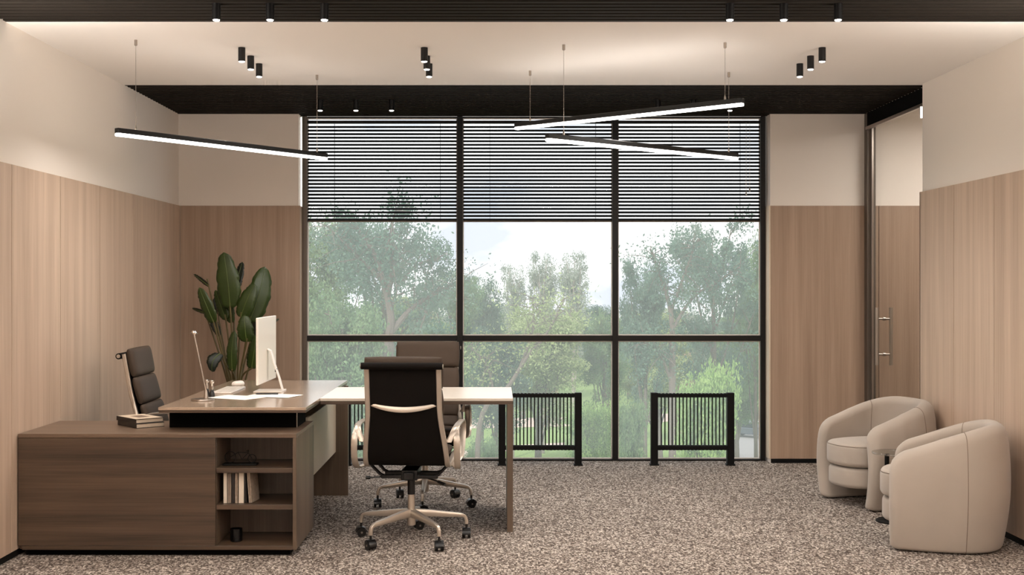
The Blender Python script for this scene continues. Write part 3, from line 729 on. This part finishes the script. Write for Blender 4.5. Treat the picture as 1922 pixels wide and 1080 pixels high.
# ------------------------------------------------------------------ books
def book(w_, l_, th, loc, rz, cover, label, group, upright=False, rx=0, title=True):
    """Lying book: w along x (spine at -x side), l along y, thickness z."""
    t = empty('book', loc, rz, label, 'book', group)
    if rx: t.rotation_euler = (0, rx, rz)
    c = MB().box(-w_/2, w_/2, -l_/2, l_/2, 0, .0025).box(-w_/2, w_/2, -l_/2, l_/2, th-.0025, th).box(-w_/2, -w_/2+.003, -l_/2, l_/2, .0025, th-.0025)
    c.build('cover', cover, t, bevel=.0006)
    MB().box(-w_/2+.0032, w_/2-.003, -l_/2+.003, l_/2-.003, .0026, th-.0026).build('pages', 'page_edges', t)
    return t
rz = math.atan2(.10, .119)
b1 = book(.165, .25, .025, (-1.992, 6.885, .6503), rz+.0, 'cover_dark', 'dark-spined book at the bottom of the stack on the credenza', 'two books lying on the credenza')
b2 = book(.165, .245, .024, (-2.000, 6.893, .6757), rz+.03, 'cover_dark', 'cream-covered book on top of the stack on the credenza', 'two books lying on the credenza')
MB().box(-.079, .079, -.119, .119, .0240, .0246).build('jacket', 'cover_cream', b2)
MB().box(-.03, .035, -.05, .06, .0246, .0249).build('cover_picture', 'print_grey', b2)
# upright books on the middle shelf: x, thickness, height, material
SZ = .2722
row = [(-1.452, .018, .172, 'cover_white', 'tall white book at the left end of the credenza shelf row', 0),
       (-1.430, .020, .160, 'cover_grey', 'pale grey-titled book second from the left in the shelf row', 0),
       (-1.409, .015, .168, 'cover_dark', 'black-spined book in the middle of the shelf row', 0),
       (-1.392, .014, .160, 'cover_mottled', 'thin mottled-spine book left of the wide white book', 0),
       (-1.366, .027, .170, 'cover_white', 'wide white book in the credenza shelf row', 0),
       (-1.338, .010, .164, 'cover_dark', 'thin dark book leaning right of the wide white book', 6),
       (-1.311, .018, .162, 'cover_mottled', 'grey patterned book leaning at the right end of the shelf row', 9)]
for x, th, hh, mt, lb, ln in row:
    t = empty('book', (x+.006, CY0+.115, SZ+.0006), 0, lb, 'book', 'upright books on the credenza shelf')
    t.rotation_euler = (0, -math.radians(ln)*.5, math.radians(-ln*.9))
    if ln: t.location.x += .003; t.location.z += .0015
    d_ = .12
    MB().box(-th/2, -th/2+.002, -d_/2, d_/2, 0, hh).box(th/2-.002, th/2, -d_/2, d_/2, 0, hh).box(-th/2+.002, th/2-.002, -d_/2, -d_/2+.002, 0, hh).build('cover', mt, t, bevel=.0005)
    MB().box(-th/2+.0021, th/2-.0021, -d_/2+.0021, d_/2-.002, .003, hh-.003).build('pages', 'page_edges', t)
    if mt in ('cover_grey', 'cover_mottled'):
        MB().box(-th*.2, th*.2, -d_/2-.0004, -d_/2, hh*.25, hh*.8).build('title_print', 'print_grey', t)
bi = empty('bicycle_ornament', (-1.372, CY0+.13, .4668), 0, 'black wire bicycle ornament on the top shelf of the credenza', 'ornament')
for xx, rr in ((-.062, .030), (.055, .022)):
    MB().tube([(xx+rr*math.cos(2*PI*i/24), 0, .012+rr+rr*math.sin(2*PI*i/24)) for i in range(25)], .0022, 6, cap=False).build('wheel', 'black_matte', bi)
MB().tube([(-.062, 0, .042), (-.02, 0, .068), (.035, 0, .066), (.055, 0, .034)], .002, 6).tube([(-.02, 0, .068), (.0, 0, .030), (.035, 0, .066)], .002, 6).tube([(.03, -.02, .078), (.037, 0, .072), (.03, .02, .078)], .002, 6).build('frame', 'black_matte', bi)
MB().box(-.10, .085, -.03, .03, 0, .010).build('tray', 'black_matte', bi, bevel=.002)
cu = empty('candle_cup', (-1.40, CY0+.12, .0553), 0, 'small black glass candle cup on the bottom shelf of the credenza', 'candle holder')
MB().lathe([(.026, 0), (.032, .004), (.033, .07), (.030, .07), (.028, .01)], n=28).build('cup', 'screen_black', cu)
MB().lathe([(.027, .0105), (.027, .03), (.004, .032)], n=24).build('wax', 'print_grey', cu)

# ------------------------------------------------------------------ potted plant
pl = empty('potted_plant', (-1.93, 9.25, 0), 0, 'tall potted plant with big banana-like green leaves in the left corner', 'plant')
MB().lathe([(.13, 0), (.16, .02), (.185, .32), (.19, .36), (.175, .36), (.17, .33)], n=36).build('pot', 'pot', pl)
MB().lathe([(.168, .325), (.16, .338), (.05, .345)], n=28).build('soil', 'soil', pl)
def leaf(pb, pt_, wpx, y, dy, m, bow=0., twist=0., bend=0.):
    """Leaf from base pixel to tip pixel at depth y; dy leans the tip; bow curves it sideways (px)."""
    b = Vector(W(pb[0], pb[1], y)); tp = Vector(W(pt_[0], pt_[1], y+dy)); w_ = wpx*y/F/2
    ax = tp-b; L = ax.length; axn = ax.normalized(); side = axn.cross(Vector((0, 1, 0))).normalized()
    side = (side*math.cos(twist)+Vector((0, 1, 0))*math.sin(twist)).normalized(); nrm = side.cross(axn).normalized()
    if nrm.y > 0: nrm = -nrm
    n = 22; vs = []; fs = []; mid = []; js = (-1, -.62, -.25, 0, .25, .62, 1)
    ph = random.random()*6
    for i in range(n+1):
        u = i/n; c = b+ax*u+side*(bow*y/F*math.sin(PI*u))+nrm*(bend*math.sin(PI*u)); mid.append(c+nrm*.0016)
        ww = w_*(math.sin(PI*min(1, u**.74*.97+.03))**.42) if u < .999 else .001
        ww = max(ww, .002)
        for j in js:
            e = ww*j*(1+.05*math.sin(u*21+ph)*(abs(j) > .9)+.03*math.sin(u*47+ph)*(abs(j) > .9))
            rip = .004*math.sin(u*60+j*2+ph)*abs(j)
            vs.append(c+side*e+nrm*(.20*ww*abs(j)**1.5*(-1)+rip+.10*ww*abs(j)))
    q = len(js)
    for i in range(n):
        for j in range(q-1): fs.append((i*q+j, i*q+j+1, (i+1)*q+j+1, (i+1)*q+j))
    o = MB().add(vs, fs).build('leaf', m, pl, True, angle=80)
    so = o.modifiers.new('thickness', 'SOLIDIFY'); so.thickness = .0015
    MB().tube(mid, [.0042*(1-.75*i/n) for i in range(n+1)], 6).build('midrib', 'midrib', o, True)
    return b
G, K = 'leaf_green', 'leaf_dark'
LV = [((432, 578), (420, 474), 45, 9.12, .00, G, -3, .10, .02), ((438, 550), (455, 492), 21, 9.32, .06, K, 0, .3, 0),
      ((468, 604), (497, 501), 45, 9.22, .06, G, -3, -.2, .03), ((452, 596), (478, 533), 33, 9.10, .0, G, 0, .2, .02),
      ((401, 606), (374, 540), 25, 9.08, -.02, G, -2, .2, .02), ((392, 537), (364, 515), 11, 9.2, .03, K, 0, .7, 0),
      ((386, 588), (361, 579), 11, 9.3, .04, K, 0, .8, 0), ((463, 642), (459, 592), 31, 8.98, -.02, G, 0, 0, .02),
      ((434, 606), (426, 555), 20, 9.2, .0, G, 0, .3, 0), ((436, 697), (440, 621), 22, 9.05, .0, G, 1, .2, .02),
      ((413, 664), (398, 698), 24, 9.0, -.04, K, -6, .1, .02), ((472, 692), (480, 630), 27, 9.12, -.02, G, -3, .2, .02),
      ((399, 600), (412, 632), 15, 9.25, .0, K, 0, .3, 0), ((404, 560), (414, 594), 15, 9.28, 0, K, 0, .3, 0),
      ((500, 610), (524, 599), 8, 9.3, .05, K, 0, .6, 0), ((470, 640), (478, 575), 24, 9.32, 0, K, 0, .3, 0), ((424, 600), (404, 545), 22, 9.2, .02, G, 0, .3, 0)]
for i, a in enumerate(LV):
    leaf(*a)
    pb = a[0]; y = a[3]; b = Vector(W(pb[0], pb[1], y)); x0 = -1.93+(i % 5-2)*.022; y00 = 9.25+((i*7) % 5-2)*.02
    mid_ = Vector(W(444+(pb[0]-444)*.30, 715, (y+9.25)/2))
    tip = b+(Vector(W(a[1][0], a[1][1], y+a[4]))-b)*.06
    hang = a[1][1] > a[0][1]
    if hang: b2_ = b+Vector((0, .01, .0)); pts = [(x0, y00, .33), mid_, b+Vector((0, 0, .0))]
    else: pts = [(x0, y00, .33), mid_, b, tip]
    sp_ = spline(pts, 7); MB().tube(sp_, [.010-.006*k/len(sp_) for k in range(len(sp_))], 8).build('stem', 'stem_brown', pl, True)

# ------------------------------------------------------------------ outside: park below, trees, cars
GZ = EYE-15.0
tag(Bx(-160, 160, 45, 420, GZ-.5, GZ).build('ground_outside', 'park_grass', smooth=False), kind='structure')
def poly(name, pts, z, m):
    n = len(pts); vs = [(x, y, z-.04) for x, y in pts]+[(x, y, z) for x, y in pts]
    o = MB().add(vs, [tuple(range(n))[::-1], tuple(range(n, 2*n))]+[(i, (i+1) % n, n+(i+1) % n, n+i) for i in range(n)]).build(name, m, smooth=False)
    return tag(o, kind='structure')
def G2(px, py):  # ground point under a pixel
    Y = 15.0*F/(py-532); return ((px-930)*Y/F, Y)
poly('path_park', [G2(820, 806), G2(1120, 800), G2(1290, 790), G2(1290, 776), G2(1100, 784), G2(820, 788)], GZ+.05, 'path_pale')
poly('path_bend', [G2(860, 866), G2(960, 846), G2(1060, 838), G2(1060, 832), G2(950, 838), G2(850, 850)], GZ+.05, 'path_pale')
poly('road_parking', [G2(1340, 880), G2(1460, 880), G2(1470, 786), G2(1352, 790)], GZ+.05, 'asphalt')

def np_mesh(name, V, Fq, m):
    me = bpy.data.meshes.new(name); nv = len(V); nf = len(Fq); k = Fq.shape[1]
    me.vertices.add(nv); me.vertices.foreach_set('co', V.astype(np.float32).ravel())
    me.loops.add(nf*k); me.loops.foreach_set('vertex_index', Fq.astype(np.int32).ravel())
    me.polygons.add(nf); me.polygons.foreach_set('loop_start', (np.arange(nf)*k).astype(np.int32))
    me.update(calc_edges=True); me.materials.append(M[m]); return me
def tree_meshes(seed, R, Hc0, nl, ls, limbs=9, lean=0., spread=.55, csize=.9, vert=False):
    """Returns (trunk mesh, crown mesh) for a 16 m tree with crown radius R from height Hc0 up."""
    r = np.random.default_rng(seed); tb = MB(); H_ = 15.2; tips = []
    top = Vector((lean, 0, H_*.86)); tr = spline([(0, 0, 0), (lean*.2, .1, H_*.3), (lean*.6, 0, H_*.6), tuple(top)], 4)
    tb.tube(tr, [.30*(1-.85*i/len(tr))+.02 for i in range(len(tr))], 8)
    for k in range(limbs):
        u = .30+.62*(k+r.random()*.6)/limbs; p = tr[int(u*(len(tr)-1))]; a = k*2.4+r.random()
        h = max(Hc0+.5, p.z) if not vert else p.z
        reach = R*(.55+.45*r.random())*(1.05-.55*u if not vert else .5)
        up = (H_-p.z)*(.35+.4*r.random()) if not vert else (H_-p.z)*.8
        e = Vector((p.x+math.cos(a)*reach, p.y+math.sin(a)*reach, p.z+up))
        m1 = p.lerp(e, .5)+Vector((0, 0, -.25*up*.3)); m1.x += r.normal()*.2
        br = spline([tuple(p), tuple(m1), tuple(e)], 4); tb.tube(br, [.11*(1-.8*i/len(br)) for i in range(len(br))], 6)
        tips += [br[4], br[6], e]
        for s in range(4):
            q = br[3+int(r.random()*5)]; b2 = a+r.normal()*.9; l2 = R*(.25+.3*r.random())
            e2 = Vector((q.x+math.cos(b2)*l2, q.y+math.sin(b2)*l2, q.z+l2*(.1+.8*r.random())))
            e2.z = min(e2.z, H_); tb.tube([q, q.lerp(e2, .5)+Vector((0, 0, .15)), e2], [.04, .025, .01], 5, cap=False); tips += [e2, q.lerp(e2, .6)]
    C_ = np.array([tuple(t_) for t_ in tips if t_.z > Hc0]); idx = r.integers(0, len(C_), nl)
    sz = csize*(.6+.8*r.random(len(C_)))
    off = r.normal(size=(nl, 3)); off /= np.linalg.norm(off, axis=1)[:, None]; off *= (r.random(nl)**.45)[:, None]
    Pn = C_[idx]+off*sz[idx][:, None]*np.array([1, 1, .75])
    a = r.normal(size=(nl, 3)); a /= np.linalg.norm(a, axis=1)[:, None]; b = np.cross(a, r.normal(size=(nl, 3))); b /= np.linalg.norm(b, axis=1)[:, None]
    s = ls*(.6+.8*r.random(nl))[:, None]
    V = np.stack([Pn-a*s, Pn+b*s*.45, Pn+a*s, Pn-b*s*.45], 1).reshape(-1, 3); Fq = np.arange(nl*4).reshape(-1, 4)
    me = bpy.data.meshes.new('trunk'); me.from_pydata(tb.v, [], tb.f); me.shade_smooth(); me.materials.append(M['bark'])
    return me, np_mesh('crown', V, Fq, 'fol_mid')
TV = {'round': tree_meshes(1, 3.4, 4.0, 22000, .105, 13, .4, csize=.85),
      'loose': tree_meshes(2, 4.2, 5.0, 17000, .10, 12, -.6, csize=.72),
      'airy': tree_meshes(3, 2.6, 4.5, 9000, .10, 12, .2, csize=.75, vert=True),
      'dense': tree_meshes(5, 3.1, 2.0, 30000, .115, 16, .3, csize=1.0),
      'bush': tree_meshes(4, 5.0, .3, 26000, .19, 16, .0, csize=1.6)}
def tree(kind, px, py_top, wpx, Y, fol, label, rz=0, group='park trees outside the window', cat='tree', name='park_tree', base=None, bark=None, zbase=GZ):
    tm, cm = TV[kind]; R = {'round': 3.7, 'loose': 4.5, 'airy': 2.6, 'dense': 3.6, 'bush': 5.8}[kind]
    zt = EYE-(py_top-532)*Y/F; sz = (zt-zbase)/15.8; sx = (wpx/2)*Y/F/R
    t = empty(name, ((px-930)*Y/F, Y, zbase), rz, label, cat, group); t.scale = (sx, sx, sz)
    for me, nm in ((tm, 'trunk'), (cm, 'crown')):
        o = bpy.data.objects.new(nm, me); col.objects.link(o); o.parent = t
        o.material_slots[0].link = 'OBJECT'; o.material_slots[0].material = M[(bark or 'bark') if nm == 'trunk' else fol]
    return t
tree('loose', 735, 318, 300, 70, 'fol_blue', 'tall dark tree with forking trunk behind the left window bay', .4)
tree('round', 610, 330, 190, 82, 'fol_mid', 'leafy tree at the far left edge of the left window bay', 1.4)
tree('dense', 645, 505, 190, 56, 'fol_mid', 'rounded mid-green tree low in the left window bay', 2.0)
tree('loose', 838, 470, 150, 88, 'fol_mid', 'loose green tree just left of the first mullion', 3.0)
tree('round', 905, 468, 100, 92, 'fol_blue', 'narrow bluish tree just right of the first mullion', .9)
tree('airy', 962, 470, 62, 105, 'fol_grey', 'thin pale tree, leftmost of the sparse ones in the middle bay', .2, bark='bark_pale')
tree('airy', 1018, 447, 74, 108, 'fol_grey', 'thin pale sparse tree in the centre of the middle bay', 1.7, bark='bark_pale')
tree('airy', 1078, 445, 78, 104, 'fol_grey', 'thin pale sparse tree, rightmost in the middle window bay', 2.9, bark='bark_pale')
tree('dense', 1010, 548, 190, 86, 'fol_yellow', 'yellow-green rounded tree low in the middle window bay', .3)
tree('round', 1135, 548, 110, 90, 'fol_mid', 'mid-green tree just left of the second mullion', 2.2)
tree('round', 1212, 430, 120, 80, 'fol_blue', 'dark bluish tree just right of the second mullion', 1.1)
tree('loose', 1345, 350, 230, 72, 'fol_blue', 'big spreading tree filling the right window bay', .8)
tree('round', 1420, 380, 110, 78, 'fol_mid', 'green tree at the right edge of the right window bay', 2.6)
tree('dense', 1240, 585, 150, 95, 'fol_yellow', 'pale yellowish tree low in the right window bay', 1.9)
tree('dense', 1385, 590, 140, 84, 'fol_mid', 'dense green tree low by the right window frame', 2.4)
tree('dense', 930, 585, 130, 80, 'fol_blue', 'dark bluish tree low beside the first mullion', .5)
tree('bush', 1112, 745, 116, 74, 'fol_lime', 'bright lime-green bush low beside the second mullion', .5, 'bright bushes outside the window', 'bush', 'park_bush')
tree('bush', 1325, 668, 125, 57, 'fol_lime', 'bright lime-green bush above the right radiator', 1.5, 'bright bushes outside the window', 'bush', 'park_bush')
tree('bush', 1184, 742, 70, 68, 'fol_mid', 'mid-green bush just right of the second mullion', 2.5, 'bright bushes outside the window', 'bush', 'park_bush')
tree('bush', 905, 815, 70, 66, 'fol_mid', 'low green bush at the window foot left of the table leg', 2.5, 'bright bushes outside the window', 'bush', 'park_bush')
tree('bush', 1285, 655, 44, 100, 'fol_pink', 'reddish blossoming tree behind the lime-green bush', 2.5, 'blossoming trees outside', 'tree', 'park_tree')
tree('bush', 1030, 690, 40, 110, 'fol_pink', 'reddish blossoming tree low in the middle window bay', 1.5, 'blossoming trees outside', 'tree', 'park_tree')
tree('loose', 1205, 640, 110, 112, 'fol_mid', 'small shade tree with bare trunk over the park path', 1.0)
tree('round', 690, 600, 130, 98, 'fol_yellow', 'yellow-green tree low behind the near chair', 2.9)
def limb_tree(paths, Y, leaves, csize, fol, label):
    """A tree whose main limbs can be read: paths are limbs, the first runs to the ground."""
    b = W(paths[0][0][0], paths[0][0][1], Y); t = empty('park_tree', (b[0], Y, GZ), 0, label, 'tree', 'park trees outside the window')
    r = np.random.default_rng(len(label)); tb = MB(); tips = []
    for k, (path, r0) in enumerate([(p[:-1], p[-1]) for p in paths]):
        pts = [W(a, c, Y+(.0 if k == 0 else .5*math.sin(k*2.1)*i)) for i, (a, c) in enumerate(path)]
        if k == 0: pts = [(b[0], Y, GZ)]+pts
        sp = spline(pts, 6); tb.tube(sp, [r0*(1-.75*i/len(sp)) for i in range(len(sp))], 8)
        q = sp[len(sp)//3:] if k else sp[len(sp)*2//3:]
        for p in q:
            tips.append(p)
            for _ in range(3):
                e = p+Vector(r.normal(size=3)*np.array([.8, .8, .6])); tb.tube([p, p.lerp(e, .5)+Vector((0, 0, .1)), e], [.03, .02, .008], 5, cap=False); tips.append(e)
    tb.build('trunk', 'bark', t, True)
    C_ = np.array([tuple(p) for p in tips])-np.array([b[0], Y, GZ]); idx = r.integers(0, len(C_), leaves)
    off = r.normal(size=(leaves, 3))*csize*.55; Pn = C_[idx]+off
    a = r.normal(size=(leaves, 3)); a /= np.linalg.norm(a, axis=1)[:, None]; c = np.cross(a, r.normal(size=(leaves, 3))); c /= np.linalg.norm(c, axis=1)[:, None]
    sz = .09*(.6+.8*r.random(leaves))[:, None]
    V = np.stack([Pn-a*sz, Pn+c*sz*.45, Pn+a*sz, Pn-c*sz*.45], 1).reshape(-1, 3)
    o = bpy.data.objects.new('crown', np_mesh('crown', V, np.arange(leaves*4).reshape(-1, 4), fol)); col.objects.link(o); o.parent = t
limb_tree([[(731, 700), (730, 640), (734, 600), (724, 545), (704, 480), (672, 432), .30], [(733, 625), (772, 580), (815, 552), (858, 532), .17], [(727, 560), (737, 500), (733, 445), (742, 395), .15], [(712, 520), (660, 470), (615, 425), .10], [(745, 540), (780, 500), (830, 480), .09]],
          60, 6500, .65, 'fol_blue', 'dark forking tree with bare limbs in front, behind the left window bay')
limb_tree([[(900, 800), (955, 725), (990, 670), (1030, 620), (1060, 560), .16], [(975, 695), (1000, 620), (1000, 560), .10], [(930, 760), (915, 690), (880, 650), .08]],
          64, 2200, .8, 'fol_yellow', 'pale leaning tree with thin trunk in the middle window bay')
limb_tree([[(1262, 720), (1262, 640), (1258, 580), (1240, 520), (1222, 470), .22], [(1261, 620), (1300, 560), (1345, 530), (1390, 500), .11], [(1262, 720), (1235, 660), (1205, 640), .10], [(1258, 590), (1290, 500), (1310, 450), .09]],
          66, 5500, .65, 'fol_blue', 'dark tree with upright forked trunk in the right window bay')
ordn = ['leftmost', 'second from the left', 'third from the left', 'fourth from the left', 'third from the right', 'second from the right', 'rightmost']
for k, (Yr, top, rown) in enumerate(((136, 592, 'first'), (158, 580, 'second'), (180, 566, 'third'), (202, 556, 'fourth'))):
    for i in range(7):
        px = 485+165*i+40*k+random.uniform(-8, 8)
        tree(['dense', 'round'][(i+k) % 2], px, top+random.uniform(-14, 16), 140, Yr+random.uniform(-3, 3), ['fol_blue', 'fol_mid', 'fol_yellow', 'fol_grey'][(i*3+k) % 4],
             'hazy park tree, %s in the %s of the far rows' % (ordn[i], rown), random.random()*6, 'far rows of park trees')
def car(px, py, paint, label, rz):
    x, y = G2(px, py); t = empty('parked_car', (x, y, GZ+.06), rz, label, 'car', 'cars parked outside')
    body = [(-2.1, .35), (-2.15, .75), (-1.9, .92), (-1.2, .98), (1.0, .96), (1.9, .82), (2.15, .6), (2.1, .32)]
    cab = [(-1.75, .95), (-1.25, 1.40), (.25, 1.44), (.95, .97)]
    def ex(pr, w_, nm, m, par=t):
        n = len(pr); vs = [(a, -w_, b) for a, b in pr]+[(a, w_, b) for a, b in pr]
        return MB().add(vs, [tuple(range(n)), tuple(range(n, 2*n))[::-1]]+[(i, (i+1) % n, n+(i+1) % n, n+i) for i in range(n)]).build(nm, m, par, bevel=.05)
    ex(body, .86, 'body', paint); ex(cab, .72, 'cabin_glass', 'car_glass'); ex([(-1.25, 1.38), (-1.1, 1.46), (.15, 1.47), (.28, 1.42)], .70, 'roof', paint)
    for wx in (-1.35, 1.35):
        for s in (-1, 1): MB().tube([(wx, s*.70, .33), (wx, s*.88, .33)], .33, 16).build('wheel', 'rubber', t)
car(1384, 806, 'car_silver', 'silver car parked farther away at the right window edge', math.radians(15))
car(1412, 822, 'car_dark', 'grey car parked nearer at the right window edge', math.radians(-35))
